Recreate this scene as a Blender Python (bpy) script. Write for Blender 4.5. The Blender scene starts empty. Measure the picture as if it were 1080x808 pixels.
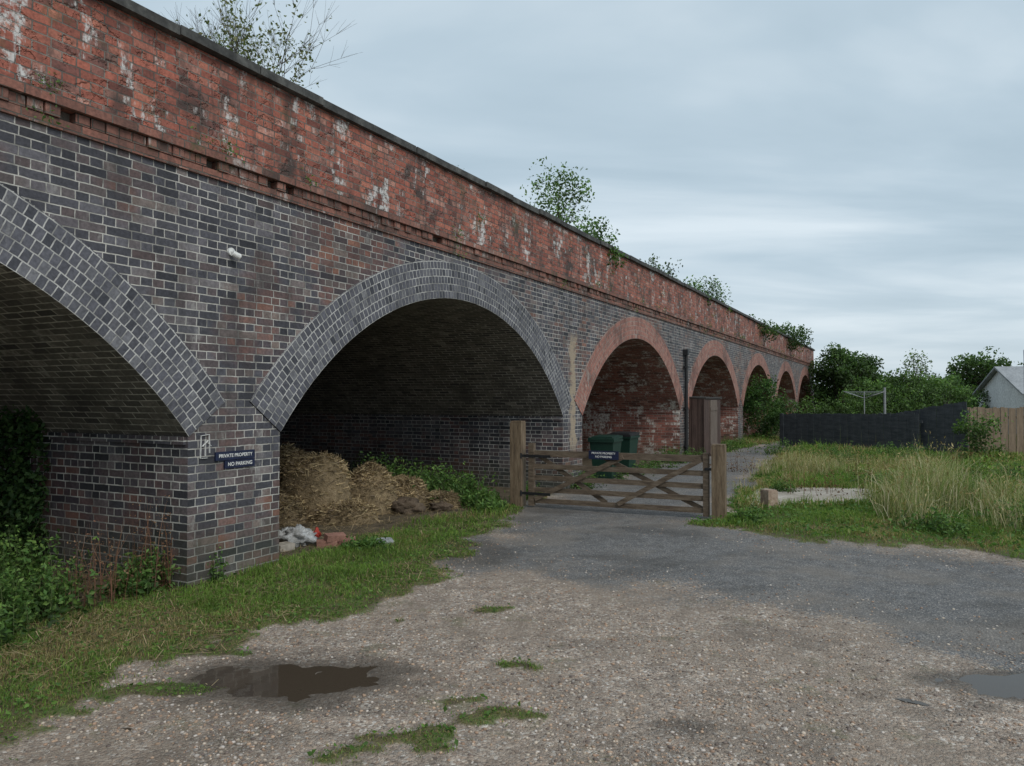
import bpy, math, random
import numpy as np
from mathutils import Vector, Matrix
random.seed(4); rng=np.random.default_rng(7)
R=math.radians
scene=bpy.context.scene
# ------------------------------------------------------------------ helpers
def link(o,parent=None):
    scene.collection.objects.link(o)
    if parent: o.parent=parent
    return o
def empty(name,loc=(0,0,0),rz=0,parent=None):
    o=bpy.data.objects.new(name,None); o.location=loc; o.rotation_euler=(0,0,rz); o.empty_display_size=.3
    return link(o,parent)
class MB:
    def __init__(s): s.v=[];s.f=[];s.uv=[];s.m=[]
    def poly(s,pts,uvs=None,m=0):
        i=len(s.v); s.v+= [tuple(p) for p in pts]; s.f.append(tuple(range(i,i+len(pts))))
        s.uv+= [tuple(u) for u in (uvs or [(0,0)]*len(pts))]; s.m.append(m)
    def box(s,c,sz,rot=None,m=0,jit=0):
        hx,hy,hz=[a/2 for a in sz]; P=[]
        for a in(-1,1):
            for b in(-1,1):
                for d in(-1,1):
                    p=Vector((a*hx,b*hy,d*hz))
                    if jit: p+=Vector([random.uniform(-jit,jit) for _ in range(3)])
                    if rot is not None: p=rot@p
                    P.append(p+Vector(c))
        for q,ax in (((0,1,3,2),0),((4,6,7,5),0),((0,4,5,1),1),((2,3,7,6),1),((0,2,6,4),2),((1,5,7,3),2)):
            pts=[P[k] for k in q]
            if ax==0: uv=[(p[1],p[2]) for p in pts]
            elif ax==1: uv=[(p[0],p[2]) for p in pts]
            else: uv=[(p[1],p[0]) for p in pts]
            s.poly(pts,uv,m)
    def beam(s,p0,p1,w,h,m=0,up=(0,0,1)):
        p0=Vector(p0);p1=Vector(p1);d=p1-p0;L=d.length;d.normalize()
        upv=Vector(up); sd=upv.cross(d)
        if sd.length<1e-4: sd=Vector((1,0,0)).cross(d)
        sd.normalize(); u=d.cross(sd)
        rot=Matrix((d,sd,u)).transposed()
        s.box((p0+p1)/2,(L,w,h),rot,m)
    def tube(s,pts,rad,n=7,m=0,cap=True):
        rings=[]
        for i,p in enumerate(pts):
            p=Vector(p); a=Vector(pts[max(i-1,0)]);b=Vector(pts[min(i+1,len(pts)-1)])
            d=(b-a).normalized()
            if abs(d.z)<.99: x=d.cross(Vector((0,0,1))).normalized()
            else: x=Vector((1,0,0))
            y=d.cross(x)
            i0=len(s.v)
            for k in range(n):
                t=2*math.pi*k/n; s.v.append(tuple(p+rad[i]*(math.cos(t)*x+math.sin(t)*y)))
            rings.append(i0)
        for a,b in zip(rings,rings[1:]):
            for k in range(n):
                s.f.append((a+k,a+(k+1)%n,b+(k+1)%n,b+k)); s.uv+=[(0,0)]*4; s.m.append(m)
        if cap:
            s.f.append(tuple(rings[0]+k for k in range(n))); s.uv+=[(0,0)]*n; s.m.append(m)
            s.f.append(tuple(rings[-1]+k for k in reversed(range(n)))); s.uv+=[(0,0)]*n; s.m.append(m)
    def obj(s,name,mats,parent=None,bevel=0,smooth=False):
        me=bpy.data.meshes.new(name); me.from_pydata(s.v,[],s.f)
        for mt in (mats if isinstance(mats,list) else [mats]): me.materials.append(mt)
        uvl=me.uv_layers.new(name='UVMap'); uvl.data.foreach_set('uv',np.array(s.uv,dtype=np.float32).ravel())
        me.polygons.foreach_set('material_index',np.array(s.m,dtype=np.int32))
        if smooth: me.polygons.foreach_set('use_smooth',np.ones(len(s.f),dtype=bool))
        me.update()
        o=link(bpy.data.objects.new(name,me),parent)
        if bevel:
            b=o.modifiers.new('bevel','BEVEL'); b.width=bevel; b.segments=2; b.limit_method='ANGLE'
        return o
def npmesh(name,V,F,mat,col=None,parent=None,smooth=False):
    me=bpy.data.meshes.new(name); k=F.shape[1]
    me.vertices.add(len(V)); me.vertices.foreach_set('co',V.astype(np.float32).ravel())
    me.loops.add(F.size); me.loops.foreach_set('vertex_index',F.astype(np.int32).ravel())
    me.polygons.add(len(F)); me.polygons.foreach_set('loop_start',np.arange(0,F.size,k,dtype=np.int32))
    me.polygons.foreach_set('loop_total',np.full(len(F),k,dtype=np.int32))
    if smooth: me.polygons.foreach_set('use_smooth',np.ones(len(F),dtype=bool))
    me.update(calc_edges=True); me.validate()
    if col is not None:
        a=me.attributes.new('col','FLOAT_COLOR','POINT')
        a.data.foreach_set('color',np.concatenate([col,np.ones((len(col),1))],1).astype(np.float32).ravel())
    me.materials.append(mat)
    o=bpy.data.objects.new(name,me)
    return link(o,parent)
def vn(x,y,seed=0):
    xi=np.floor(x);yi=np.floor(y);fx=x-xi;fy=y-yi
    fx=fx*fx*(3-2*fx);fy=fy*fy*(3-2*fy)
    def h(a,b):
        s=np.sin(a*127.1+b*311.7+seed*74.7)*43758.5453; return s-np.floor(s)
    return (h(xi,yi)*(1-fx)+h(xi+1,yi)*fx)*(1-fy)+(h(xi,yi+1)*(1-fx)+h(xi+1,yi+1)*fx)*fy
def fbm(x,y,seed=0,o=4):
    r=0;a=.5;t=0
    for i in range(o):
        r=r+a*vn(x*2**i,y*2**i,seed+i*13);t+=a;a*=.5
    return r/t
def sst(a,b,x):
    t=np.clip((x-a)/(b-a),0,1);return t*t*(3-2*t)
def sd_poly(P,X,Y):
    X=np.asarray(X,float);Y=np.asarray(Y,float)
    d=np.full(X.shape,1e9);ins=np.zeros(X.shape,bool);n=len(P)
    for i in range(n):
        ax,ay=P[i];bx,by=P[(i+1)%n]; ex,ey=bx-ax,by-ay
        t=np.clip(((X-ax)*ex+(Y-ay)*ey)/(ex*ex+ey*ey),0,1)
        d=np.minimum(d,np.hypot(X-ax-t*ex,Y-ay-t*ey))
        c=((ay>Y)!=(by>Y))
        with np.errstate(divide='ignore',invalid='ignore'):
            xi=ex*(Y-ay)/(ey if ey!=0 else 1e-9)+ax
        ins^=(c&(X<xi))
    return np.where(ins,d,-d)
# ------------------------------------------------------------------ materials
def newmat(name):
    m=bpy.data.materials.new(name); m.use_nodes=True; nt=m.node_tree; nt.nodes.clear()
    out=nt.nodes.new('ShaderNodeOutputMaterial'); b=nt.nodes.new('ShaderNodeBsdfPrincipled')
    nt.links.new(b.outputs[0],out.inputs[0]); return m,nt,b,out
class NT:
    def __init__(s,nt): s.nt=nt
    def put(s,inp,v):
        if v is None: return
        if isinstance(v,bpy.types.NodeSocket): s.nt.links.new(v,inp)
        elif isinstance(v,(tuple,list)) and len(v)==3 and inp.type=='RGBA': inp.default_value=(*v,1)
        else: inp.default_value=v
    def math(s,op,a,b=None,c=None,clamp=False):
        n=s.nt.nodes.new('ShaderNodeMath');n.operation=op;n.use_clamp=clamp
        s.put(n.inputs[0],a);s.put(n.inputs[1],b);s.put(n.inputs[2],c);return n.outputs[0]
    def mix(s,f,a,b,mode='MIX'):
        n=s.nt.nodes.new('ShaderNodeMix');n.data_type='RGBA';n.blend_type=mode
        s.put(n.inputs[0],f);s.put(n.inputs[6],a);s.put(n.inputs[7],b);return n.outputs[2]
    def noise(s,vec,scale,detail=4,rough=.55,dist=0,color=False):
        n=s.nt.nodes.new('ShaderNodeTexNoise');s.put(n.inputs['Vector'],vec);n.inputs['Scale'].default_value=scale
        n.inputs['Detail'].default_value=detail;n.inputs['Roughness'].default_value=rough;n.inputs['Distortion'].default_value=dist
        return n.outputs['Color' if color else 'Fac']
    def vor(s,vec,scale,feat='F1'):
        n=s.nt.nodes.new('ShaderNodeTexVoronoi');n.feature=feat;s.put(n.inputs['Vector'],vec);n.inputs['Scale'].default_value=scale;return n
    def ramp(s,f,stops,interp='LINEAR'):
        n=s.nt.nodes.new('ShaderNodeValToRGB');s.put(n.inputs[0],f);cr=n.color_ramp;cr.interpolation=interp
        while len(cr.elements)<len(stops): cr.elements.new(.5)
        for e,(p,c) in zip(cr.elements,stops):
            e.position=p; e.color=(c,c,c,1) if isinstance(c,(int,float)) else (*c,1)
        return n.outputs[0]
    def sm(s,x,a,b,lo=0,hi=1):
        n=s.nt.nodes.new('ShaderNodeMapRange');n.interpolation_type='SMOOTHSTEP';s.put(n.inputs[0],x)
        for i,v in enumerate((a,b,lo,hi)): n.inputs[i+1].default_value=v
        return n.outputs[0]
    def vmath(s,op,a,b=None):
        n=s.nt.nodes.new('ShaderNodeVectorMath');n.operation=op;s.put(n.inputs[0],a)
        if b is not None: s.put(n.inputs[1],b)
        return n.outputs[0]
    def scale(s,v,sc): return s.vmath('MULTIPLY',v,sc)
    def bump(s,h,strength,dist,normal=None):
        n=s.nt.nodes.new('ShaderNodeBump');n.inputs['Strength'].default_value=strength;n.inputs['Distance'].default_value=dist
        s.put(n.inputs['Height'],h)
        if normal: s.put(n.inputs['Normal'],normal)
        return n.outputs[0]
    def coord(s,k='Object'):
        n=s.nt.nodes.new('ShaderNodeTexCoord');return n.outputs[k]
    def sep(s,v):
        n=s.nt.nodes.new('ShaderNodeSeparateXYZ');s.put(n.inputs[0],v);return n.outputs
def brick_mat(name,cols,mortar,bw=.212,rh=.069,ms=.011,english=True,dirt=.5,dirtcol=(.02,.02,.02),white=0,whitecol=(.55,.53,.5),wthr=.58,
              red=None,green=.3,strip=False,spall=0,mossy=0,dirtscale=1.0):
    m,nt,b,out=newmat(name);t=NT(nt)
    uv=t.coord('UV');ob=t.coord('Object')
    w=t.noise(uv,9,2,color=True); w=t.scale(t.vmath('SUBTRACT',w,(.5,.5,.5)),(.014,.011,0)); uvw=t.vmath('ADD',uv,w)
    br=nt.nodes.new('ShaderNodeTexBrick');t.put(br.inputs['Vector'],uvw)
    br.inputs['Scale'].default_value=1;br.inputs['Brick Width'].default_value=bw;br.inputs['Row Height'].default_value=rh
    br.inputs['Mortar Size'].default_value=ms/2;br.inputs['Mortar Smooth'].default_value=.25
    br.inputs['Color1'].default_value=(0,0,0,1);br.inputs['Color2'].default_value=(1,1,1,1);br.inputs['Mortar'].default_value=(.5,.5,.5,1)
    br.offset=.5;br.offset_frequency=2
    if english: br.squash=.5;br.squash_frequency=2;br.offset=.25
    fac=br.outputs['Fac'];tint=br.outputs['Color']
    n=len(cols); base=t.ramp(tint,[(i/(n-1),c) for i,c in enumerate(cols)])
    tv=t.math('MULTIPLY',t.math('SUBTRACT',tint,.5),.13)
    if red:
        rm=t.sm(t.math('ADD',t.noise(ob,.55,4,.6),tv),.46,.60); n2=len(red)
        rc=t.ramp(tint,[(i/(n2-1),c) for i,c in enumerate(red)]); base=t.mix(rm,base,rc)
    fine=t.noise(ob,38,4,.65); base=t.mix(.6,base,t.mix(1,base,t.ramp(fine,[(.25,.4),(.75,1.8)]),'MULTIPLY'))
    mn=t.noise(ob,4,5,.65); mort=t.mix(t.sm(mn,.36,.60),tuple(c*.42 for c in mortar),mortar)
    col=t.mix(fac,base,mort)
    big=t.math('ADD',t.noise(ob,1.1*dirtscale,6,.65),tv)
    col=t.mix(t.math('MULTIPLY',t.sm(big,.48,.68),dirt),col,dirtcol)
    sz=t.noise(t.scale(ob,(3,3,.5)),1.6,5,.65)
    col=t.mix(t.math('MULTIPLY',t.sm(sz,.52,.7),dirt*.75),col,dirtcol)
    if white:
        wz=t.math('ADD',t.noise(t.scale(ob,(2.4,2.4,.8)),1.5,6,.75,.2),tv)
        wf=t.noise(ob,22,4,.7)
        wm=t.math('MULTIPLY',t.sm(wz,wthr,wthr+.09),t.sm(wf,.36,.58)); wm=t.math('MULTIPLY',wm,white)
        col=t.mix(wm,col,whitecol)
    sp=t.sep(ob)
    gm=t.math('MULTIPLY',t.sm(t.math('ADD',sp[2],t.math('MULTIPLY',mn,-.9)),-.35,.25,1,0),green)
    col=t.mix(gm,col,(.05,.058,.03))
    if mossy:
        mm=t.math('MULTIPLY',t.sm(t.noise(ob,1.7,6,.75),.56,.64),mossy); col=t.mix(mm,col,(.06,.085,.03))
    if strip:
        yy=t.math('ADD',sp[1],t.math('MULTIPLY',t.math('SUBTRACT',mn,.5),.4))
        s1=t.math('MULTIPLY',t.sm(yy,12.33,12.40),t.sm(yy,12.60,12.68,1,0))
        s2=t.math('MULTIPLY',t.sm(sp[2],.5,.9),t.sm(t.math('ADD',sp[2],mn),3.0,3.3,1,0))
        s=t.math('MULTIPLY',t.math('MULTIPLY',s1,s2),t.sm(t.noise(ob,7,5,.7),.36,.48))
        col=t.mix(t.math('MULTIPLY',s,.9),col,(.40,.32,.23))
    t.put(b.inputs['Base Color'],col)
    t.put(b.inputs['Roughness'],t.ramp(fine,[(0,.55),(1,.9)])); b.inputs['Specular IOR Level'].default_value=.35
    hgt_=t.math('ADD',t.math('MULTIPLY',t.math('SUBTRACT',1,fac),.7),t.math('MULTIPLY',fine,.35))
    hgt_=t.math('ADD',hgt_,t.math('MULTIPLY',tint,.25))
    if spall: hgt_=t.math('SUBTRACT',hgt_,t.math('MULTIPLY',t.sm(t.noise(ob,8,4,.6),.52,.62),spall))
    t.put(b.inputs['Normal'],t.bump(hgt_,.9,.012))
    return m
BLUE=[(.032,.032,.038),(.085,.084,.098),(.05,.05,.06),(.13,.125,.14),(.09,.066,.066),(.19,.18,.19)]
BRN=[(.055,.046,.05),(.20,.092,.07),(.085,.067,.07),(.26,.125,.088),(.10,.086,.092),(.24,.185,.16)]
REDB=[(.15,.055,.042),(.38,.125,.085),(.26,.085,.06),(.45,.17,.115),(.20,.08,.065),(.50,.25,.19)]
m_front=brick_mat('blue_brickwork',BLUE,(.54,.52,.48),red=BRN,dirt=.38,strip=True,white=.4,green=.4,whitecol=(.40,.39,.37),wthr=.6)
m_side=brick_mat('blue_pier_brick',BLUE,(.70,.69,.65),red=[(c[0]*.8,c[1]*.85,c[2]) for c in BRN],dirt=.3,green=.5,ms=.012)
m_ring=brick_mat('blue_arch_ring_brick',[(.045,.047,.057),(.12,.12,.14),(.078,.078,.092),(.17,.17,.185)],(.54,.53,.51),bw=.072,rh=.094,english=False,dirt=.3,ms=.0115,green=0,white=.3,whitecol=(.40,.39,.38))
m_ringred=brick_mat('red_arch_ring_brick',[(.20,.085,.068),(.38,.165,.125),(.29,.12,.092),(.40,.23,.185)],(.40,.34,.30),bw=.072,rh=.094,english=False,dirt=.5,ms=.011,green=0,white=.4)
m_vault=brick_mat('sooty_vault_brick',[(.07,.065,.06),(.16,.145,.125),(.115,.105,.09),(.23,.205,.175)],(.62,.58,.5),english=False,dirt=.5,dirtcol=(.05,.046,.04),white=.5,whitecol=(.55,.52,.45),green=.35,ms=.012)
m_vaultred=brick_mat('red_vault_brick',[(.13,.062,.052),(.34,.135,.105),(.24,.095,.075),(.40,.20,.16)],(.46,.42,.36),english=False,dirt=.45,dirtcol=(.05,.04,.034),white=1,whitecol=(.72,.69,.64),wthr=.52,green=.4)
m_red=brick_mat('weathered_red_brick',REDB,(.26,.22,.19),dirt=.9,dirtcol=(.055,.043,.038),white=.95,whitecol=(.64,.63,.61),wthr=.555,spall=1.4,green=0,mossy=.3,dirtscale=1.8,ms=.012)
m_corn=brick_mat('cornice_brick',[(.10,.058,.047),(.28,.12,.088),(.17,.08,.06),(.33,.165,.125)],(.15,.13,.11),dirt=.8,dirtcol=(.05,.04,.035),green=0,mossy=.5,white=.6)
def simple(name,cols,scale=6,rough=.8,bump=.3,bdist=.01,stretch=(1,1,1),metal=0,detail=5,spec=.4):
    m,nt,b,out=newmat(name);t=NT(nt);ob=t.coord('Object');v=t.scale(ob,stretch)
    n=t.noise(v,scale,detail,.65); n2=t.noise(v,scale*7,3,.6)
    k=len(cols)
    c=t.ramp(n,[(.28+.44*i/(k-1),cc) for i,cc in enumerate(cols)])
    c=t.mix(.5,c,t.mix(1,c,t.ramp(n2,[(.3,.55),(.7,1.5)]),'MULTIPLY'))
    t.put(b.inputs['Base Color'],c);b.inputs['Roughness'].default_value=rough;b.inputs['Metallic'].default_value=metal
    b.inputs['Specular IOR Level'].default_value=spec
    t.put(b.inputs['Normal'],t.bump(t.math('ADD',n,t.math('MULTIPLY',n2,.5)),bump,bdist));return m
m_cope=simple('dark_coping_stone',[(.025,.025,.024),(.06,.06,.057),(.13,.13,.12)],5)
m_ballast=simple('track_ballast',[(.08,.075,.06),(.18,.16,.14)],12)
m_woodgate=simple('weathered_gate_timber',[(.06,.042,.03),(.13,.095,.066),(.21,.165,.12)],5,.75,.5,.006,(1,6,6))
m_post=simple('post_timber',[(.07,.05,.034),(.17,.12,.075),(.26,.2,.135)],4,.8,.6,.008,(6,6,.7))
m_fence=simple('dark_fence_paint',[(.028,.032,.037),(.055,.061,.068),(.085,.092,.10)],3,.75,.3,.005,(1,1,4))
m_fbrown=simple('brown_fence_timber',[(.15,.11,.075),(.28,.21,.15)],3,.85,.4,.006,(5,5,.6))
m_shed=simple('brown_shed_cladding',[(.04,.024,.019),(.075,.046,.038),(.11,.072,.058)],3,.7,.4,.006,(4,4,.6))
m_shed2=simple('shed_door_timber',[(.11,.08,.065),(.18,.145,.12)],3,.8,.4,.006,(4,4,.6))
m_bin=simple('green_plastic',[(.008,.03,.022),(.013,.045,.03)],8,.45,.1,.002)
m_black=simple('black_plastic',[(.012,.012,.013),(.025,.025,.027)],8,.5,.1,.002)
m_navy=simple('navy_sign_paint',[(.008,.012,.035),(.015,.022,.06)],8,.5,.05,.002)
m_white=simple('white_paint',[(.6,.6,.58),(.8,.8,.78)],14,.7,.1,.002)
m_render=simple('white_render',[(.65,.66,.66),(.8,.81,.81)],1.5,.85,.15,.004)
m_roof=simple('grey_roof_sheet',[(.24,.25,.26),(.36,.37,.38)],2,.7,.2,.006)
m_dkroof=simple('felt_roofing',[(.03,.03,.03),(.07,.065,.06)],4,.85,.3,.006)
m_grey=simple('galvanised_grey',[(.22,.23,.24),(.35,.36,.37)],10,.5,.1,.002,metal=.3)
m_conc=simple('pale_concrete',[(.22,.19,.15),(.37,.33,.275),(.48,.44,.39)],2.5,.9,.5,.01)
m_bag=simple('dirty_plastic_sheet',[(.20,.20,.19),(.42,.43,.43),(.65,.66,.68)],14,.45,.8,.02)
m_redp=simple('red_plastic',[(.3,.03,.02),(.45,.06,.04)],14,.5,.2,.004)
m_loose=simple('loose_brick',[(.20,.10,.075),(.36,.19,.145)],16,.85,.5,.006)
m_stub=simple('worn_masonry',[(.20,.14,.10),(.34,.25,.19),(.42,.34,.27)],16,.85,.5,.006)
m_bark=simple('tree_bark',[(.05,.04,.032),(.11,.095,.075)],12,.9,.6,.01,(1,1,.3))
m_strawbase=simple('straw_core',[(.10,.075,.042),(.24,.18,.105),(.34,.26,.16)],9,.95,.9,.04)
m_clod=simple('earth_clod_soil',[(.07,.05,.035),(.16,.12,.085)],9,.95,.9,.03)
def attrmat(name,rough=.7,trans=.3,spec=.3):
    m,nt,b,out=newmat(name);t=NT(nt)
    a=nt.nodes.new('ShaderNodeAttribute');a.attribute_name='col'
    t.put(b.inputs['Base Color'],a.outputs['Color']);b.inputs['Roughness'].default_value=rough;b.inputs['Specular IOR Level'].default_value=spec
    if trans:
        tr=nt.nodes.new('ShaderNodeBsdfTranslucent');t.put(tr.inputs[0],t.mix(1,a.outputs['Color'],(1.3,1.4,.7),'MULTIPLY'))
        mx=nt.nodes.new('ShaderNodeMixShader');mx.inputs[0].default_value=trans
        nt.links.new(b.outputs[0],mx.inputs[1]);nt.links.new(tr.outputs[0],mx.inputs[2]);nt.links.new(mx.outputs[0],out.inputs[0])
    return m
m_leaf=attrmat('leaf_foliage',.6,.3,.35);m_blade=attrmat('grass_blade',.65,.3,.3);m_straw=attrmat('straw_strand',.85,.1,.15);m_peb=attrmat('pebble_stone',.8,0,.3)
# ------------------------------------------------------------------ layout (metres; camera stands at the origin)
TH=R(27.7); CT,ST=math.cos(TH),math.sin(TH); FX=-5.334
def toW(lx,ly): return (lx*CT+ly*ST,-lx*ST+ly*CT)
def toL(X,Y): return (X*CT-Y*ST, X*ST+Y*CT)
LEFT=[(-40,1.5),(-6,2.0),(-3.0,3.15),(-2.34,3.61),(-2.26,3.94),(-2.12,4.24),(-1.80,5.10),(-1.32,5.5),(-.80,6.1),(-.62,6.92),(-.66,7.76),(-.42,8.83),(.2,10.3),(.07,11.4),(.8,12.8),(2.5,16.6),(6.07,22.1),(9.2,26.7),(19,46),(-40,46)]
RIGHT=[(2.34,9.6),(3.26,8.5),(4.34,8.2),(5.08,7.53),(8,6.5),(20,6),(60,5),(60,60),(22,60),(9.6,25.6),(7.5,21.3),(4.8,15.06),(3.6,12.2),(2.9,10.5)]
ASPH=[(-.6,6.9),(.18,7.1),(.93,6.6),(1.7,6.0),(2.37,5.3),(2.83,4.7),(3.09,4.3),(6,3.2),(20,3),(20,6),(8,6.5),(5.08,7.53),(4.34,8.26),(3.26,8.4),(2.34,9.6),(2.9,10.3),(3.58,12.2),(4.7,15.06),(7.3,21.3),(9.4,25.6),(22,60),(20,48),(9.2,26.7),(6.07,22.1),(2.5,16.6),(.8,12.8),(.07,11.33),(.26,10.4),(-.44,8.83),(-.68,7.76)]
PATCH=[(-.42,3.6,.28,.19),(-.68,3.44,.22,.08),(-.05,3.85,.16,.08),(-.3,4.0,.14,.05),(.06,4.52,.13,.06),(-.2,5.69,.2,.09),(-1.8,4.78,.15,.08),(-.78,5.45,.06,.05),(-.25,3.75,.2,.09),(-1.95,4.2,.25,.1),(-2.45,3.3,.3,.12)]
PUD=[(-1.2,4.28,.54,.34,1),(2.85,4.25,.42,.2,1),(.82,3.70,.15,.09,.85),(-.42,8.0,.35,.6,.7),(1.75,5.2,.3,.18,.4),(-1.35,4.75,.4,.12,.35)]
def underv(X,Y):
    lx=X*CT-Y*ST
    return sst(FX+.25,FX-.5,lx)
def pudd(X,Y,i):
    cx,cy,rx,ry,s=PUD[i]
    return np.hypot((X-cx)/rx,(Y-cy)/ry)+ (fbm(X*2.6,Y*4.1,5+i)-.5)*1.2
PAD=[(3.42,10.94),(5.5,11.5),(6.4,13.3),(4.3,13.3)]
def gmask(X,Y):
    l=sd_poly(LEFT,X,Y);r=sd_poly(RIGHT,X,Y)
    n=(fbm(X*2.2,Y*2.2,21)-.5)+.35*(fbm(X*9,Y*9,22)-.5)
    a=sst(-.14,.20,np.maximum(l,r)+n*.8)
    for cx,cy,rx,ry in PATCH:
        d=np.hypot((X-cx)/rx,(Y-cy)/ry)+(fbm(X*6,Y*9,31)-.5)*2.6
        a=np.maximum(a,.8*(1-sst(.5,1.25,d)))
    a=a*(1-underv(X,Y)*.9)
    c=sst(.05,-.1,sd_poly(PAD,X,Y)+n*.5)
    return a*c
def hgt(X,Y):
    X=np.asarray(X,float);Y=np.asarray(Y,float)
    h=.05*(fbm(X*.5,Y*.5,1)-.5)+.018*(fbm(X*3,Y*3,2)-.5)+.006*(vn(X*14,Y*14,3)-.5)
    g=gmask(X,Y); h=h+.02*g
    for i in (0,1):
        d=pudd(X,Y,i); w=1-sst(1.2,2.4,d)
        h=h*(1-w)+w*((d-1)*.016+.006*(vn(X*14,Y*14,3)-.5)+.004*(vn(X*31,Y*31,3)-.5))
    return h
xs=np.concatenate([-np.geomspace(500,12.5,26),np.arange(-12,-4.5,.14),np.arange(-4.5,5,.042),np.arange(5,14,.14),np.geomspace(14.2,500,26)])
ys=np.concatenate([-np.geomspace(60,1,8),np.arange(0,2.8,.2),np.arange(2.8,8.5,.036),np.arange(8.5,16,.08),np.arange(16,32,.25),np.geomspace(32.5,900,26)])
GX,GY=np.meshgrid(xs,ys); GZ=hgt(GX,GY)
V=np.stack([GX.ravel(),GY.ravel(),GZ.ravel()],1); nx,ny=len(xs),len(ys)
I=np.arange(nx*ny).reshape(ny,nx); F=np.stack([I[:-1,:-1],I[:-1,1:],I[1:,1:],I[1:,:-1]],-1).reshape(-1,4)
g=gmask(GX,GY); a=sst(-.7,.6,sd_poly(ASPH,GX,GY)+(fbm(GX*1.3,GY*1.3,41)-.5)*1.8)
wet=np.zeros_like(g)
for i in range(len(PUD)):
    d=pudd(GX,GY,i); wet=np.maximum(wet,(1-sst(.8,1.6,d))*PUD[i][4])
wet=np.maximum(wet,.6*sst(.55,.72,fbm(GX*.7,GY*1.1,51))*a)
wet=np.maximum(wet,.35*sst(.6,.75,fbm(GX*1.6,GY*2.2,52)))
colr=np.stack([g.ravel(),a.ravel(),wet.ravel()],1)
m_ground,nt,b,out=newmat('gravel_asphalt_earth_ground');t=NT(nt)
ob=t.coord('Object');at=nt.nodes.new('ShaderNodeAttribute');at.attribute_name='col';sp=t.sep(at.outputs['Color'])
flat=t.scale(ob,(1,1,.2)); wv=t.scale(t.vmath('SUBTRACT',t.noise(ob,50,2,color=True),(.5,.5,.5)),(.012,.012,0));flat=t.vmath('ADD',flat,wv)
v1=t.vor(flat,58);v2=t.vor(flat,135);v3=t.vor(flat,33)
def vcol(v,stops): return t.ramp(t.sep(v.outputs['Color'])[0],stops)
g1=vcol(v1,[(0,(.15,.12,.10)),(.25,(.38,.285,.22)),(.45,(.28,.25,.225)),(.62,(.47,.35,.265)),(.8,(.52,.45,.375)),(.97,(.64,.58,.52))])
g2=vcol(v2,[(0,(.20,.16,.13)),(.5,(.38,.30,.24)),(1,(.52,.44,.37))])
g3=vcol(v3,[(0,(.17,.14,.12)),(.4,(.44,.32,.24)),(.7,(.33,.30,.27)),(1,(.58,.52,.45))])
bign=t.noise(ob,.9,6,.6);medn=t.noise(ob,6,5,.65);fin=t.noise(ob,170,3,.7)
sel=t.sm(t.math('ADD',t.sep(v1.outputs['Color'])[1],t.math('MULTIPLY',t.math('SUBTRACT',medn,.5),1.4)),.5,.6)
grav=t.mix(sel,g2,g1)
big3=t.math('MULTIPLY',t.sm(t.sep(v3.outputs['Color'])[1],.80,.82),t.sm(v3.outputs['Distance'],.30,.36,1,0))
grav=t.mix(big3,grav,g3)
grav=t.mix(.9,grav,t.mix(1,grav,t.ramp(medn,[(.3,.6),(.7,1.3)]),'MULTIPLY'))
grav=t.mix(t.math('MULTIPLY',t.sm(bign,.40,.62),.5),grav,(.29,.23,.18))
moss=t.math('MULTIPLY',t.sm(t.noise(ob,1.7,6,.75),.55,.66),.5)
grav=t.mix(moss,grav,(.15,.15,.075))
asp=vcol(v2,[(0,(.085,.086,.09)),(.5,(.15,.15,.15)),(.85,(.22,.212,.205)),(1,(.44,.40,.36))])
asp=t.mix(.8,asp,t.mix(1,asp,t.ramp(medn,[(.3,.7),(.7,1.4)]),'MULTIPLY'))
asp=t.mix(t.math('MULTIPLY',t.sm(bign,.45,.62),.45),asp,(.26,.225,.19))
am=t.sm(t.math('ADD',sp[1],t.math('ADD',t.math('MULTIPLY',t.math('SUBTRACT',medn,.5),1.1),t.math('MULTIPLY',t.math('SUBTRACT',t.sep(v1.outputs['Color'])[2],.5),.5))),.3,.8)
c=t.mix(am,grav,asp)
soil=t.ramp(medn,[(.3,(.08,.06,.038)),(.5,(.14,.125,.055)),(.62,(.10,.135,.04)),(.75,(.24,.19,.115))])
soil=t.mix(.6,soil,t.mix(1,soil,t.ramp(t.noise(ob,60,4,.7),[(.3,.5),(.7,1.6)]),'MULTIPLY'))
gmk=t.sm(t.math('ADD',sp[0],t.math('MULTIPLY',t.math('SUBTRACT',medn,.5),.9)),.3,.75)
c=t.mix(gmk,c,soil)
rot=nt.nodes.new('ShaderNodeVectorRotate');rot.rotation_type='Z_AXIS';t.put(rot.inputs['Vector'],ob);rot.inputs['Angle'].default_value=TH
lxs=t.sep(rot.outputs[0])[0]
um=t.sm(t.math('ADD',lxs,t.math('MULTIPLY',medn,-.5)),FX-.3,FX-.2,1,0)
earth=t.ramp(medn,[(.3,(.07,.055,.038)),(.6,(.15,.12,.08)),(.75,(.25,.19,.12))])
c=t.mix(um,c,earth)
c=t.mix(t.math('MULTIPLY',sp[2],.7),c,(.045,.037,.028))
t.put(b.inputs['Base Color'],c)
t.put(b.inputs['Roughness'],t.math('SUBTRACT',.92,t.math('MULTIPLY',sp[2],.35)))
b.inputs['Specular IOR Level'].default_value=.35
hh=t.math('ADD',t.math('MULTIPLY',v1.outputs['Distance'],-1.0),t.math('MULTIPLY',v2.outputs['Distance'],-.6))
hh=t.math('ADD',hh,t.math('MULTIPLY',fin,.3));hh=t.math('ADD',hh,t.math('MULTIPLY',big3,.6))
t.put(b.inputs['Normal'],t.bump(t.math('ADD',hh,t.math('MULTIPLY',medn,1.5)),.8,.012))
npmesh('ground',V,F,m_ground,colr,smooth=True)
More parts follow.
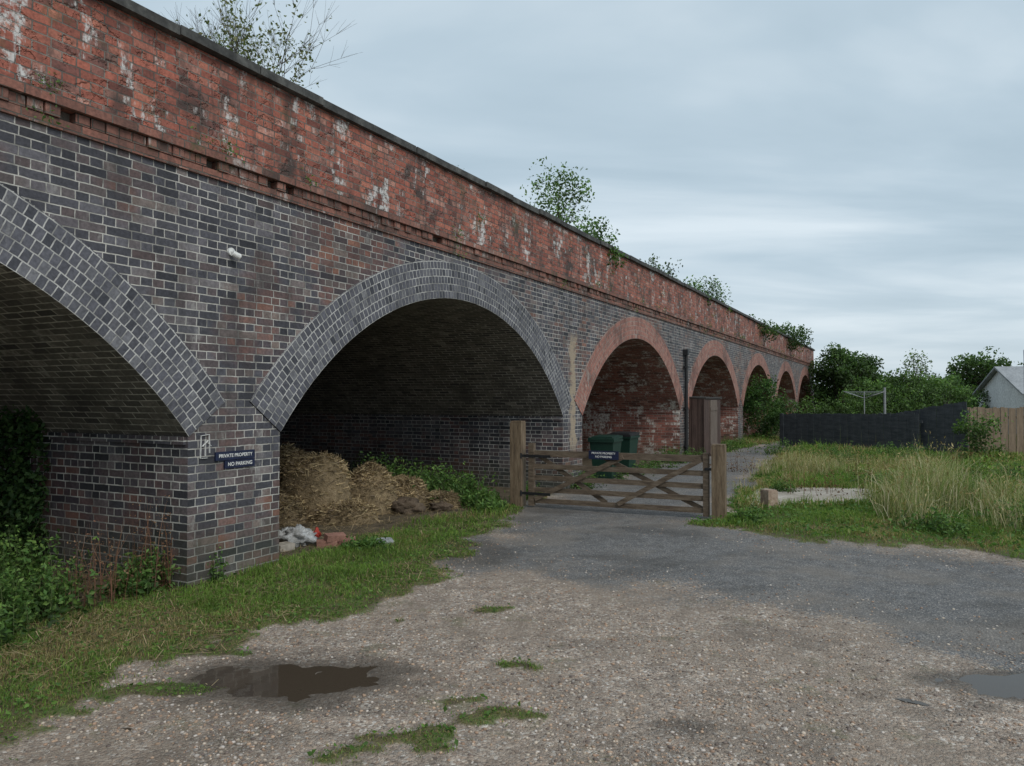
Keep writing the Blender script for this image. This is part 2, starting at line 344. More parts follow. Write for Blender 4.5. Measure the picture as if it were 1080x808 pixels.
m_water,nt,b,out=newmat('puddle_water');t=NT(nt);b.inputs['Base Color'].default_value=(.065,.049,.035,1);b.inputs['Roughness'].default_value=.05
b.inputs['IOR'].default_value=1.33
t.put(b.inputs['Normal'],t.bump(t.noise(t.coord(),9,2),.05,.01))
for i in (0,1):
    cx,cy,rx,ry,_=PUD[i];k=MB();n=40
    k.poly([(cx+2.1*rx*math.cos(2*math.pi*j/n),cy+2.1*ry*math.sin(2*math.pi*j/n),-.0030) for j in range(n)])
    k.obj('puddle_water',m_water)
def pebbles(n):
    t_=(1+5**.5)/2
    iv=np.array([(-1,t_,0),(1,t_,0),(-1,-t_,0),(1,-t_,0),(0,-1,t_),(0,1,t_),(0,-1,-t_),(0,1,-t_),(t_,0,-1),(t_,0,1),(-t_,0,-1),(-t_,0,1)],float)/1.9
    fi=np.array([(0,11,5),(0,5,1),(0,1,7),(0,7,10),(0,10,11),(1,5,9),(5,11,4),(11,10,2),(10,7,6),(7,1,8),(3,9,4),(3,4,2),(3,2,6),(3,6,8),(3,8,9),(4,9,5),(2,4,11),(6,2,10),(8,6,7),(9,8,1)])
    Y=2.9+rng.random(n*4)**1.7*7;X=(rng.random(n*4)-.5)*Y*1.45
    keep=(gmask(X,Y)<.5)&(sd_poly(ASPH,X,Y)<rng.random(n*4)*1.6-.4)&(pudd(X,Y,0)>1.1)&(pudd(X,Y,1)>1.1)&(toL(X,Y)[0]>FX)&(fbm(X*1.5,Y*1.5,8)>.33+.25*rng.random(n*4))
    X=X[keep][:n];Y=Y[keep][:n];n=len(X);Z=hgt(X,Y)
    s=.0025+.0085*rng.random(n)**2.4
    sc=np.stack([s*(.8+.6*rng.random(n)),s*(.8+.6*rng.random(n)),s*(.45+.4*rng.random(n))],1)
    P=iv[None]*(1+.25*(rng.random((n,12,1))-.5))*sc[:,None]
    a=rng.random(n)*6.28;ca,sa=np.cos(a)[:,None],np.sin(a)[:,None]
    P=np.stack([P[...,0]*ca-P[...,1]*sa,P[...,0]*sa+P[...,1]*ca,P[...,2]],-1)+np.stack([X,Y,Z+s*.15],1)[:,None]
    pal=np.array([(.44,.31,.22),(.28,.25,.225),(.5,.42,.34),(.19,.15,.13),(.54,.48,.43),(.36,.24,.17)])
    C=pal[rng.integers(0,6,n)]*(.7+.5*rng.random((n,1)))
    npmesh('gravel_stones',P.reshape(-1,3),(fi[None]+12*np.arange(n)[:,None,None]).reshape(-1,3),m_peb,np.repeat(C,12,0),smooth=True)
pebbles(17000)
# ------------------------------------------------------------------ grass / leaves generators
def blades(P,H,W,C,lean=.5):
    n=len(P);a=rng.random(n)*6.28;b_=rng.random(n)*6.28;l=rng.random(n)*lean
    w=np.stack([np.cos(a),np.sin(a),0*a],1)*W[:,None]/2
    d=np.stack([np.cos(b_),np.sin(b_),0*a],1)*(l*H)[:,None]
    up=np.array([0,0,1.])[None]*H[:,None]
    V=np.stack([P-w,P+w,P+up*.55+d*.35+w*.75,P+up*.55+d*.35-w*.75,P+up*(1-.35*l[:,None])+d],1)
    i=np.arange(n)[:,None]*5
    F=np.concatenate([i+np.array([[0,1,2]]),i+np.array([[0,2,3]]),i+np.array([[3,2,4]])],0)
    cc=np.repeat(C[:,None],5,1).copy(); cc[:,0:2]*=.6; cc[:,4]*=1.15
    return V.reshape(-1,3),F,cc.reshape(-1,3)
def leaves(P,S,C,flat=0.0,asp=.55):
    n=len(P);u=rng.normal(size=(n,3));u[:,2]*=(1-flat);u/=np.linalg.norm(u,axis=1)[:,None]
    w=rng.normal(size=(n,3))
    w-=u*(w*u).sum(1)[:,None];w/=np.linalg.norm(w,axis=1)[:,None];nn=np.cross(u,w)
    S=S[:,None]
    V=np.stack([P-u*S*.5,P+w*S*asp*.5+nn*S*.12-u*S*.05,P+u*S*.5-nn*S*.1,P-w*S*asp*.5+nn*S*.12-u*S*.05],1)
    i=np.arange(n)[:,None]*4
    F=np.concatenate([i+np.array([[0,1,2]]),i+np.array([[0,2,3]])],0)
    return V.reshape(-1,3),F,np.repeat(C,4,0)
def join(parts):
    V=[];F=[];C=[];o=0
    for v,f,c in parts: V.append(v);F.append(f+o);C.append(c);o+=len(v)
    return np.concatenate(V),np.concatenate(F),np.concatenate(C)
GAIN=1.55
def pick(pal,n,var=.35):
    pal=np.array(pal)*GAIN;return pal[rng.integers(0,len(pal),n)]*(1-var/2+var*rng.random((n,1)))
GREEN=[(.08,.14,.022),(.105,.175,.03),(.065,.115,.02),(.14,.20,.045),(.09,.15,.03)]
DRY=[(.24,.19,.09),(.30,.25,.13),(.18,.13,.06),(.2,.18,.07)]
def scatter(xr,yr,dens,thr=.5):
    n=int((xr[1]-xr[0])*(yr[1]-yr[0])*dens)
    X=xr[0]+rng.random(n)*(xr[1]-xr[0]);Y=yr[0]+rng.random(n)*(yr[1]-yr[0])
    vis=(np.abs(X)<Y*.76+1.0)
    X=X[vis];Y=Y[vis]
    k=(gmask(X,Y)*(.4+1.0*fbm(X*4,Y*4,61))>thr*(.35+1.0*rng.random(len(X))))&(toL(X,Y)[0]>FX-.6)
    X=X[k];Y=Y[k];return X,Y
def lawn(xr,yr,dens,h0,w0,dryb):
    X,Y=scatter(xr,yr,dens);n=len(X);Z=hgt(X,Y)-.004
    dn=fbm(X*1.1,Y*1.1,71)+.35*(fbm(X*6,Y*6,72)-.5)+.28*np.exp(-((X+2.75)**2/.5+(Y-5.1)**2/.3))+.2*np.exp(-((X+2.9)**2/.3+(Y-4.2)**2/.3))
    dry=rng.random(n)<sst(.5-dryb,.85-dryb,dn)*.95
    C=np.where(dry[:,None],pick(DRY,n),pick(GREEN,n)*(.7+.7*fbm(X*3,Y*3,73))[:,None])
    tall=.45+1.1*fbm(X*2.2,Y*2.2,74)**1.5*1.6
    inl=np.maximum(sd_poly(LEFT,X,Y),sd_poly(RIGHT,X,Y))
    H=h0*tall*(.4+.9*rng.random(n))*(.42+.58*sst(-.05,.5,inl));H=np.where(dry,H*.8,H);W=w0*(.6+.8*rng.random(n))
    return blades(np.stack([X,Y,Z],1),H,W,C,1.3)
parts=[lawn((-5.5,1),(2.9,6),6400,.048,.0042,-.01),lawn((-7,1.2),(6,9),3300,.06,.006,.02),lawn((-6,3),(9,16),1200,.09,.009,.05)]
X,Y=scatter((-5.5,1.2),(2.9,10),800,.6);n=len(X);S=.010+.03*rng.random(n)**2
parts.append(leaves(np.stack([X,Y,hgt(X,Y)+.008+.02*rng.random(n)],1),S,pick([(.065,.125,.028),(.095,.17,.035),(.05,.10,.024)],n),.6,.6))
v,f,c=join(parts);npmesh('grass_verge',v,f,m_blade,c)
parts=[lawn((2,9),(6.5,11),2400,.07,.006,.05),lawn((2.5,14),(11,18),1000,.13,.011,.10),lawn((4,22),(18,30),380,.2,.02,.18)]
X,Y=scatter((2,12),(6.5,16),260,.6);n=len(X);S=.02+.05*rng.random(n)**2
parts.append(leaves(np.stack([X,Y,hgt(X,Y)+.02+.06*rng.random(n)],1),S,pick([(.05,.10,.025),(.07,.14,.03)],n),.6,.6))
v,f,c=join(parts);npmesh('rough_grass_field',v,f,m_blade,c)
def tallgrass(name,spots,pal,hmin,hmax,dens=1500):
    ps=[]
    for cx,cy,r,k in spots:
        n=int(dens*r*r*3.14);a=rng.random(n)*6.28;rr=r*np.sqrt(rng.random(n))*(.5+.8*rng.random(n))
        X=cx+rr*np.cos(a)*1.25;Y=cy+rr*np.sin(a)
        kk=fbm(X*2.4,Y*2.4,17)>.45;X=X[kk];Y=Y[kk];rr=rr[kk];n=len(X)
        H=(hmin+(hmax-hmin)*rng.random(n)**1.4)*k*(1-.4*(rr/r))*(.6+.9*fbm(X*2,Y*2,9))
        ps.append(blades(np.stack([X,Y,hgt(X,Y)-.01],1),H,.004+.006*rng.random(n),pick(pal,n,.5),.8))
        m=n//5;i=rng.integers(0,n,m)
        ps.append(leaves(np.stack([X[i]+.02*rng.normal(size=m),Y[i],hgt(X[i],Y[i])+H[i]*(.85+.15*rng.random(m))],1),.03+.05*rng.random(m),pick(DRY,m),-.5,.25))
    v,f,c=join(ps);npmesh(name,v,f,m_blade,c)
PALE=[(.34,.30,.19),(.39,.35,.24),(.27,.23,.13),(.15,.18,.06),(.10,.15,.04),(.12,.17,.05)]
tallgrass('tall_dry_grass',[(5.3,10.2,.5,.95),(5.9,10.9,.6,1.1),(6.4,11.8,.7,1.1),(5.0,9.4,.3,.6),(6.6,10.0,.6,.85),(7.4,11,.6,1.1),(6.2,9.1,.4,.6)],PALE,.3,.98,1150)
tallgrass('tall_dry_grass',[(5.5,15.2,.6,.7),(6.2,16,.8,.75),(5.2,14.3,.4,.45),(6.9,17.5,1,.7),(7.6,15.5,.6,.5),(8.8,17.5,.9,.5),(3.5,10.9,.25,.3),(4.3,13.7,.35,.35)],PALE+DRY[:2],.3,.8,650)
def clump(center,rad,nclump,per,size,pal,spread=.22,hollow=.3):
    c=[]
    for _ in range(nclump):
        while True:
            p=rng.uniform(-1,1,3);r=np.linalg.norm(p)
            if hollow<r<1: break
        c.append(p*np.array(rad)+np.array(center))
    c=np.array(c);k=rng.integers(int(per*.5),int(per*1.5),nclump)
    ci=np.repeat(np.arange(nclump),k);n=len(ci)
    q=rng.normal(size=(n,3));q/=np.maximum(np.linalg.norm(q,axis=1)[:,None]/1.6,1)
    P=c[ci]+q*np.mean(rad)*spread*(.6+.8*rng.random((nclump,1))[ci])
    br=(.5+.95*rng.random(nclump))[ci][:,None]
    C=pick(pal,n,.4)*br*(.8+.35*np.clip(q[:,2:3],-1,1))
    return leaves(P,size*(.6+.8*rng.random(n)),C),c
TREEG=[(.03,.06,.015),(.045,.085,.02),(.06,.10,.028),(.035,.07,.02)]
def tree(name,loc,h,rad,leafsize=.1,nclump=60,per=40,pal=TREEG,trunk=.12,parent=None,crownz=.62,spread=.16,hollow=.2):
    root=empty(name,loc,0,parent)
    cz=h*crownz
    (v,f,c),cl=clump((0,0,cz),(rad,rad,(h-cz)),nclump,per,leafsize,pal,spread,hollow)
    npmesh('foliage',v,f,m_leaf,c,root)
    k=MB();pts=[(0,0,-.1),(.02*h,.01*h,h*.25),(-.01*h,.02*h,h*.5),(0,0,h*.8)]
    k.tube(pts,[trunk,trunk*.75,trunk*.5,trunk*.15])
    for q in cl[:min(len(cl),34)]:
        s=Vector((0,0,h*random.uniform(.2,.6)));e=Vector(q);md=(s+e)/2+Vector((random.uniform(-.1,.1),random.uniform(-.1,.1),.05))*rad
        k.tube([s,md,e],[trunk*.35,trunk*.2,trunk*.05],5)
    k.obj('trunk_and_limbs',m_bark,root,smooth=True);return root
# ------------------------------------------------------------------ viaduct
via=empty('railway_viaduct',(0,0,0),-TH)
SPAN=6.66;PIT=7.54;HS=SPAN/2;ZS=1.3;RI=4.2;RO=4.68
centers=[12.05-HS+PIT*i-(.16 if i<0 else 0) for i in range(-3,6)]
ZC=ZS+1.62-RI
YEND=centers[-1]+HS+1.0; YST=centers[0]-HS-1.0; ZT=3.5;BX=FX-8.0
zo=lambda d: ZC+math.sqrt(max(RO*RO-d*d,0))
phi=math.asin(HS/RI);ZSP=ZC+RI*math.cos(phi);dO=RO*math.sin(phi);zO=ZC+RO*math.cos(phi)
w=MB()
def fq(k,y0,y1,z00,z01,z10,z11,x=FX,m=0):
    k.poly([(x,y0,z00),(x,y1,z10),(x,y1,z11),(x,y0,z01)],[(y0,z00),(y1,z10),(y1,z11),(y0,z01)],m)
dM=min(dO,PIT/2)
for c in centers:
    ysn=np.linspace(-dM,dM,49)
    for a0,b0 in zip(ysn,ysn[1:]): fq(w,c+a0,c+b0,zo(a0),ZT,zo(b0),ZT)
    for s in (-1,1):
        y0,y1=sorted((c+s*HS,c+s*dM))
        zz_=ZSP+(zO-ZSP)*(dM-HS)/(dO-HS)
        za=ZSP if y0==c+s*HS else zz_; zb=zz_ if za==ZSP else ZSP
        fq(w,y0,y1,-.2,za,-.2,zb)
prev=YST
for c in centers:
    if c-dM-prev>.002: fq(w,prev,c-dM,-.2,ZT,-.2,ZT)
    prev=c+dM
fq(w,prev,YEND,-.2,ZT,-.2,ZT)
w.poly([(FX,YEND,-.2),(BX,YEND,-.2),(BX,YEND,ZT),(FX,YEND,ZT)],[(0,-.2),(8,-.2),(8,ZT),(0,ZT)])
w.poly([(FX,YST,-.2),(BX,YST,-.2),(BX,YST,ZT),(FX,YST,ZT)],[(0,-.2),(8,-.2),(8,ZT),(0,ZT)])
w.poly([(BX,YST,-.2),(BX,YEND,-.2),(BX,YEND,ZT+.8),(BX,YST,ZT+.8)],[(YST,-.2),(YEND,-.2),(YEND,ZT+.8),(YST,ZT+.8)])
w.obj('spandrel_wall',m_front,via)
k=MB();k.box(((FX+BX)/2,(YST+YEND)/2,ZT+.15),(7.9,YEND-YST-.1,.3));k.obj('track_deck',m_ballast,via)
rg=MB();va=MB();ps=MB()
for ci,c in enumerate(centers):
    redr=1 if c>13 else 0
    n=48;an=np.linspace(-phi,phi,n+1);xf=FX+.010+.002*(ci%2)
    for a0,a1 in zip(an,an[1:]):
        P=lambda a,r,x:(x,c+r*math.sin(a),ZC+r*math.cos(a))
        RM=(RI+RO)/2;TT=RO-RI
        rg.poly([P(a0,RI,xf),P(a1,RI,xf),P(a1,RO,xf),P(a0,RO,xf)],[(a0*RM,0),(a1*RM,0),(a1*RM,TT),(a0*RM,TT)],redr)
        rg.poly([P(a0,RO,xf),P(a1,RO,xf),P(a1,RO,FX-.02),P(a0,RO,FX-.02)],[(a0*RM,0),(a1*RM,0),(a1*RM,.03),(a0*RM,.03)],redr)
        xa=np.linspace(xf,BX+.02,3)
        for x0,x1 in zip(xa,xa[1:]):
            va.poly([P(a0,RI,x0),P(a1,RI,x0),P(a1,RI,x1),P(a0,RI,x1)],[(x0,a0*RI),(x0,a1*RI),(x1,a1*RI),(x1,a0*RI)],redr)
    for s in (-1,1):
        y=c+s*HS
        ps.poly([(FX,y,-.2),(BX,y,-.2),(BX,y,ZSP),(FX,y,ZSP)],[(FX,-.2),(BX,-.2),(BX,ZSP),(FX,ZSP)],redr)
        ps.box(((FX+BX)/2-.004,y-s*.012,ZSP-.035),(7.96,.028,.066),None,redr)
    ps.poly([(BX+.03,c-HS,-.2),(BX+.03,c+HS,-.2),(BX+.03,c+HS,3.2),(BX+.03,c-HS,3.2)],[(0,-.2),(SPAN,-.2),(SPAN,3.2),(0,3.2)],2+redr)  # unseen brick back added behind each arch to keep daylight out of the vault
rg.obj('arch_rings',[m_ring,m_ringred],via);va.obj('arch_vaults',[m_vault,m_vaultred],via)
ps.obj('pier_faces_and_added_backs',[m_side,m_vaultred,m_vault,m_vaultred],via)
k=MB();L=YEND-YST;ym=(YEND+YST)/2
k.box((FX-.1,ym,3.5375),(.25,L,.072));k.box((FX-.1,ym,3.6955),(.33,L,.07))
yy=YST
while yy<YEND:
    if random.random()>.05:
        pr=.035+random.uniform(-.015,.012)
        k.box((FX-.1+pr/2,yy+.055,3.617),(.2+pr,.105,.078),Matrix.Rotation(random.uniform(-.03,.03),3,'Z'))
    yy+=.115
k.obj('corbelled_cornice',m_corn,via)
k=MB();ny_=int(L/.22);ynod=np.linspace(YST,YEND,ny_+1);zn=np.linspace(3.73,4.575,9)
off=(fbm(ynod[:,None]*1.2+0*zn[None],zn[None]*2+0*ynod[:,None],91)-.5)*.03
for i in range(ny_):
    for j in range(8):
        a0,a1=ynod[i],ynod[i+1];b0,b1=zn[j],zn[j+1]
        k.poly([(FX+off[i,j],a0,b0),(FX+off[i+1,j],a1,b0),(FX+off[i+1,j+1],a1,b1),(FX+off[i,j+1],a0,b1)],[(a0,b0),(a1,b0),(a1,b1),(a0,b1)])
k.poly([(FX-.35,YST,3.7),(FX-.35,YEND,3.7),(FX-.35,YEND,4.575),(FX-.35,YST,4.575)],[(YST,3.7),(YEND,3.7),(YEND,4.575),(YST,4.575)])
k.poly([(FX,YEND,3.73),(FX-.35,YEND,3.73),(FX-.35,YEND,4.575),(FX,YEND,4.575)],[(0,3.7),(.35,3.7),(.35,4.575),(0,4.575)])
k.obj('parapet_wall',m_red,via)
k=MB();yy=YST
while yy<YEND:
    l=random.uniform(.75,1.0);k.box((FX-.165+random.uniform(-.012,.012),yy+l/2,4.612+random.uniform(-.006,.010)),(.46,l-.012,.078),Matrix.Rotation(random.uniform(-.008,.008),3,'X'))
    yy+=l
k.obj('coping_slabs',m_cope,via,bevel=.008)
def vroot(name,lx,ly,z=0):
    X,Y=toW(lx,ly);return empty(name,(X,Y,z),-TH)
r=vroot('drainpipe',FX+.07,19.98)
k=MB();k.tube([(0,0,0),(0,0,2.75)],[.045,.045],12)
for z in(.3,1.3,2.4): k.tube([(0,0,z),(0,0,z+.06)],[.058,.058],12);k.box((-.03,0,z+.03),(.05,.16,.04))
k.box((0,0,2.82),(.13,.16,.15));k.obj('pipe_and_hopper',m_black,r,bevel=.004)
r=vroot('security_camera',FX,4.78,2.9)
k=MB();k.tube([(0,0,0),(.02,0,0)],[.035,.035],14);k.tube([(.02,0,0),(.055,0,-.015)],[.012,.012],8)
k.tube([(.05,-.02,-.02),(.075,.04,-.045)],[.026,.026],14);k.tube([(.075,.04,-.045),(.08,.048,-.048)],[.02,.017],14);k.obj('camera_body',m_white,r)
def text(body,size,loc,rot,parent,mat,align='CENTER'):
    cu=bpy.data.curves.new('lettering','FONT');cu.body=body;cu.size=size;cu.align_x=align;cu.align_y='CENTER';cu.extrude=.0006;cu.offset=.0006
    cu.materials.append(mat);o=bpy.data.objects.new('lettering',cu);o.location=loc;o.rotation_euler=rot;return link(o,parent)
r=vroot('private_property_sign',FX+.012,4.84,1.06)
k=MB();k.box((0,0,.035),(.018,.44,.075));k.box((0,.05,-.042),(.018,.34,.068));k.obj('sign_boards',m_navy,r,bevel=.002)
text('PRIVATE PROPERTY',.043,(.0105,0,.035),(R(90),0,R(90)),r,m_white);text('NO PARKING',.046,(.0105,.05,-.042),(R(90),0,R(90)),r,m_white)
r=vroot('painted_wall_marks',FX+.004,4.52,1.19)
k=MB()
for (y0,z0,y1,z1) in [(-.05,-.1,-.045,.09),(-.05,.09,.04,.1),(.04,.1,.045,-.06),(-.04,-.1,.02,-.1),(0,-.08,.0,.06),(.02,.03,.06,.0),(-.03,.0,.03,.05)]:
    k.beam((0,y0,z0),(0,y1,z1),.003,.020,up=(1,0,0))
k.obj('white_paint_marks',m_white,r)
r=vroot('wooden_shed',-5.45,20.6)
k=MB();k.box((0,.9,.8),(1.04,1.95,1.6),m=0)
for i in range(12): k.box((.53,-.05+i*.165,.8),(.02,.15,1.58),m=0)
for i in range(6): k.box((-.45+i*.18,-.085,.8),(.165,.02,1.58),m=0)
k.box((.552,.9,.8),(.025,.8,1.5),m=1)
for z in(.3,1.3): k.box((.57,.9,z),(.02,.78,.09),m=1)
k.box((.02,.9,1.63),(1.12,2.02,.035),Matrix.Rotation(.04,3,'Y'),m=2);k.obj('shed_body_door_roof',[m_shed,m_shed2,m_dkroof],r,bevel=.004)
# ------------------------------------------------------------------ gate
gr=empty('five_bar_gate',(.26,11.24,0),math.atan2(-1.14,2.38))
k=MB();GL=2.62
for z in(.10,.26,.43,.60,.79): k.box((GL/2,random.uniform(-.003,.003),z),(GL-.04,.028,.07 if z<.75 else .09),Matrix.Rotation(random.uniform(-.004,.004),3,'Y'))
k.box((.04,-.002,.48),(.085,.075,.92));k.box((GL-.04,-.002,.45),(.075,.07,.84))
for a,bb,o in (((.1,.12),(GL*.55,.78),-.034),((.1,.78),(GL*.45,.12),.034),((GL*.42,.78),(GL-.1,.12),.034),((GL*.52,.12),(GL-.1,.78),-.034)):
    k.beam((a[0],o,a[1]),(bb[0],o,bb[1]),.022,.065)
k.obj('bars_and_braces',m_woodgate,gr,bevel=.005)
k=MB()
for z in(.2,.75): k.beam((-.14,-.045,z),(.35,-.045,z),.008,.04);k.tube([(-.12,-.045,z-.04),(-.12,-.045,z+.04)],[.015,.015],8)
k.box((GL+.03,-.05,.66),(.16,.012,.035));k.obj('hinges_and_latch',m_black,gr)
sg=empty('gate_sign',(.26+1.17*.9,11.24-1.17*.432,0),math.atan2(-1.14,2.38))
k=MB();k.box((0,-.06,.80),(.44,.012,.12));k.obj('sign_board',m_navy,sg,bevel=.002)
text('PRIVATE PROPERTY',.04,(0,-.0675,.825),(R(90),0,0),sg,m_white);text('NO PARKING',.04,(0,-.0675,.775),(R(90),0,0),sg,m_white)
def post(x,y,w_,h):
    k=MB();k.box((0,0,h/2-.15),(w_,w_,h+.3),Matrix.Rotation(.01,3,'X'))
    k.box((0,0,h+.012),(w_*.94,w_*.94,.02));o=k.obj('gate_post',m_post,None,bevel=.012);o.location=(x,y,0);o.rotation_euler=(0,0,R(-24));return o
post(.09,11.36,.18,1.24);post(2.74,10.06,.17,.97)
k=MB();k.box((0,0,.1),(.17,.17,.34));k.box((0,0,.275),(.15,.15,.02));o=k.obj('masonry_stub',m_stub,None,bevel=.012);o.location=(3.7,10.95,0);o.rotation_euler=(0,0,.4)
k=MB();pp=[(3.42,10.94),(4.4,11.1),(5.5,11.5),(6.0,12.4),(6.4,13.3),(5.3,13.4),(4.3,13.3),(3.8,12.2)]
top=[(x+random.uniform(-.08,.08),y+random.uniform(-.08,.08),.03) for x,y in pp];k.poly(top)
for i in range(len(top)):
    a_,b_=top[i],top[(i+1)%len(top)];k.poly([a_,b_,(b_[0],b_[1],-.05),(a_[0],a_[1],-.05)])
k.obj('concrete_pad',m_conc)
n=2200;q=rng.integers(0,len(pp),n);fr=rng.random(n);PA=np.array(pp);X=PA[q,0]*(1-fr)+PA[(q+1)%len(pp),0]*fr+rng.normal(size=n)*.12;Y=PA[q,1]*(1-fr)+PA[(q+1)%len(pp),1]*fr+rng.normal(size=n)*.12
q=blades(np.stack([X,Y,hgt(X,Y)],1),.05+.12*rng.random(n),np.full(n,.009),pick(GREEN+DRY,n),.9);npmesh('pad_edge_grass',q[0],q[1],m_blade,q[2])
# ------------------------------------------------------------------ wheelie bins
def bin_(x,y,rz,lidm,s=.88):
    r=empty('wheelie_bin',(x,y,0),rz);r.scale=(s,s,s);k=MB()
    lo,hi=.2,.27;z0,z1=.08,.92
    B=[(-lo,-lo*1.1,z0),(lo,-lo*1.1,z0),(lo,lo*1.1,z0),(-lo,lo*1.1,z0)];T=[(-hi,-hi*1.1,z1),(hi,-hi*1.1,z1),(hi,hi*1.2,z1),(-hi,hi*1.2,z1)]
    k.poly(B[::-1])
    for i in range(4):
        j=(i+1)%4;k.poly([B[i],B[j],T[j],T[i]])
    k.box((0,0,z1-.02),(.59,.66,.05));k.obj('body',m_bin,r,bevel=.012)
    k=MB();k.box((0,-.01,z1+.035),(.58,.66,.05),Matrix.Rotation(.05,3,'X'));k.box((0,-.01,z1+.065),(.46,.5,.03),Matrix.Rotation(.05,3,'X'));k.tube([(-.25,.37,z1+.02),(.25,.37,z1+.02)],[.018,.018],8);k.obj('lid_and_handle',lidm,r,bevel=.01)
    k=MB()
    for s_ in(-1,1):k.tube([(s_*.2,.23,.1),(s_*.26,.23,.1)],[.1,.1],18)
    k.obj('wheels',m_black,r)
bin_(1.80,14.6,R(-25),m_bin);bin_(2.35,16.0,R(-28),m_black)
# ------------------------------------------------------------------ fences, house, dish, airer
def fence(name,p0,p1,h0,h1,mat,bw=.12):
    p0=Vector(p0);p1=Vector(p1);L=(p1-p0).length;ang=math.atan2(p1.y-p0.y,p1.x-p0.x);r=empty(name,(p0.x,p0.y,0),ang);k=MB();n=int(L/bw)
    for i in range(n):
        h=h0+(h1-h0)*i/n+random.uniform(-.02,.02);k.box(((i+.5)*bw,random.uniform(-.005,.005)+(.012 if i%2 else 0),h/2),(bw-.006,.018,h),Matrix.Rotation(random.uniform(-.006,.006),3,'Y'))
    for i in range(int(L/1.8)+1):
        h=h0+(h1-h0)*i*1.8/L;k.box((min(i*1.8,L),.06,h/2),(.09,.09,h+.02))
    for f in(.2,.8): k.beam((0,.04,h0*f),(L,.04,h1*f),.04,.07)
    k.obj('boards_rails_posts',mat,r);return r
fence('dark_timber_fence',(9.05,25.6),(11.55,21.4),1.08,1.17,m_fence)
fence('dark_timber_fence',(11.1,22.6),(12.3,20.5),1.1,1.55,m_fence)
fence('brown_timber_fence',(12.45,20.65),(20,20.0),1.34,1.4,m_fbrown,.1)
r=empty('white_outbuilding',(20.0,29.5,0),R(-16));k=MB();W_,D_,H1,H2=9,6,1.75,2.85
k.poly([(0,0,0),(W_,0,0),(W_,0,H1),(0,0,H1)],m=0);k.poly([(0,D_,0),(W_,D_,0),(W_,D_,H1),(0,D_,H1)],m=0)
for x in(0,W_): k.poly([(x,0,0),(x,D_,0),(x,D_,H1),(x,D_/2,H2),(x,0,H1)],m=0)
k.box((2.5,-.02,1.15),(1.0,.06,.8),m=2);k.box((5.5,-.02,.85),(.85,.06,1.6),m=2);k.obj('walls_window_door',[m_render,m_roof,m_black],r)
k=MB();sl=math.hypot(D_/2,H2-H1)+.25;an_=math.atan2(H2-H1,D_/2)
k.box((W_/2,D_/4-.1,(H1+H2)/2+.03),(W_+.4,sl,.07),Matrix.Rotation(an_,3,'X'));k.box((W_/2,3*D_/4+.1,(H1+H2)/2+.03),(W_+.4,sl,.07),Matrix.Rotation(-an_,3,'X'));k.obj('pitched_roof',m_roof,r)
r=empty('satellite_dish',(19.6,29.0,0),R(35));k=MB();k.tube([(0,0,0),(0,0,3.45)],[.025,.025],8)
nr=6
for i in range(nr):
    r0,r1=.30*i/nr,.30*(i+1)/nr
    for j in range(20):
        a0,a1=2*math.pi*j/20,2*math.pi*(j+1)/20
        f_=lambda rr,aa:(rr*math.cos(aa),-.15+.6*rr*rr-.1-rr*math.sin(aa)*.3,3.5+rr*math.sin(aa))
        k.poly([f_(r0,a0),f_(r1,a0),f_(r1,a1),f_(r0,a1)])
k.beam((0,-.2,3.2),(0,-.6,3.35),.02,.02);k.box((0,-.6,3.4),(.06,.1,.06));k.obj('dish_arm_pole',m_grey,r)
r=empty('rotary_clothes_airer',(13.0,28,0),.3);k=MB();k.tube([(0,0,0),(0,0,1.85)],[.02,.02],8)
for a_ in range(4):
    d=Vector((math.cos(a_*math.pi/2),math.sin(a_*math.pi/2),0));k.tube([(0,0,1.6),d*.95+Vector((0,0,1.85))],[.011,.01],6)
for q in(.55,.75,.93):
    pts=[Vector((math.cos(a_*math.pi/2)*q,math.sin(a_*math.pi/2)*q,1.6+.25*q/.95)) for a_ in range(5)]
    for a_,b_ in zip(pts,pts[1:]):k.tube([a_,b_],[.004,.004],4)
k.obj('pole_arms_lines',m_grey,r)
k=MB();k.tube([(13.9,28.3,0),(13.9,28.3,2.0)],[.05,.045],8);k.obj('washing_line_post',m_grey)
# ------------------------------------------------------------------ vegetation objects
def mound(name,loc,rad,nclump,per,size,pal,spread=.17,hollow=.1):
    (v,f,c),cl=clump(loc,rad,nclump,per,size,pal,spread,hollow)
    k=v[:,2]<.0; v[k,2]=.02
    return npmesh(name,v,f,m_leaf,c)
LG=[(.06,.11,.028),(.09,.145,.04),(.05,.095,.024)]
tree('broadleaf_tree',(19.3,44.5,0),4.7,1.6,.17,130,75,trunk=.2,crownz=.5)
tree('broadleaf_tree',(21.3,46,0),4.2,1.4,.17,100,65,trunk=.2,crownz=.5)
tree('broadleaf_tree',(17.4,37,0),2.5,1.2,.14,80,60,trunk=.12,crownz=.45,pal=LG)
tree('broadleaf_tree',(19.4,37,0),2.8,1.4,.14,90,60,trunk=.12,crownz=.5,pal=LG)
tree('broadleaf_tree',(22.0,39,0),2.7,1.6,.14,90,60,trunk=.12,crownz=.5,pal=LG)
tree('birch_tree',(22.4,42,0),4.1,.8,.13,50,24,trunk=.08,crownz=.58,pal=[(.07,.11,.03),(.09,.13,.05)],spread=.22)
tree('oak_tree',(54.5,88,0),6.4,4.2,.38,130,75,trunk=.5,crownz=.56)
tree('oak_tree',(66,92,0),5.6,5.0,.4,90,60,trunk=.5,crownz=.5)
for i,(x,y,h,rr) in enumerate([(42,75,3.7,3.2),(36,70,3.5,2.8),(47,85,3.8,3.6),(61,78,3.6,4),(30,62,3.6,2.4),(52,70,2.9,3)]):
    tree('broadleaf_tree',(x,y,0),h,rr,.32,70,55,trunk=.3,crownz=.45)
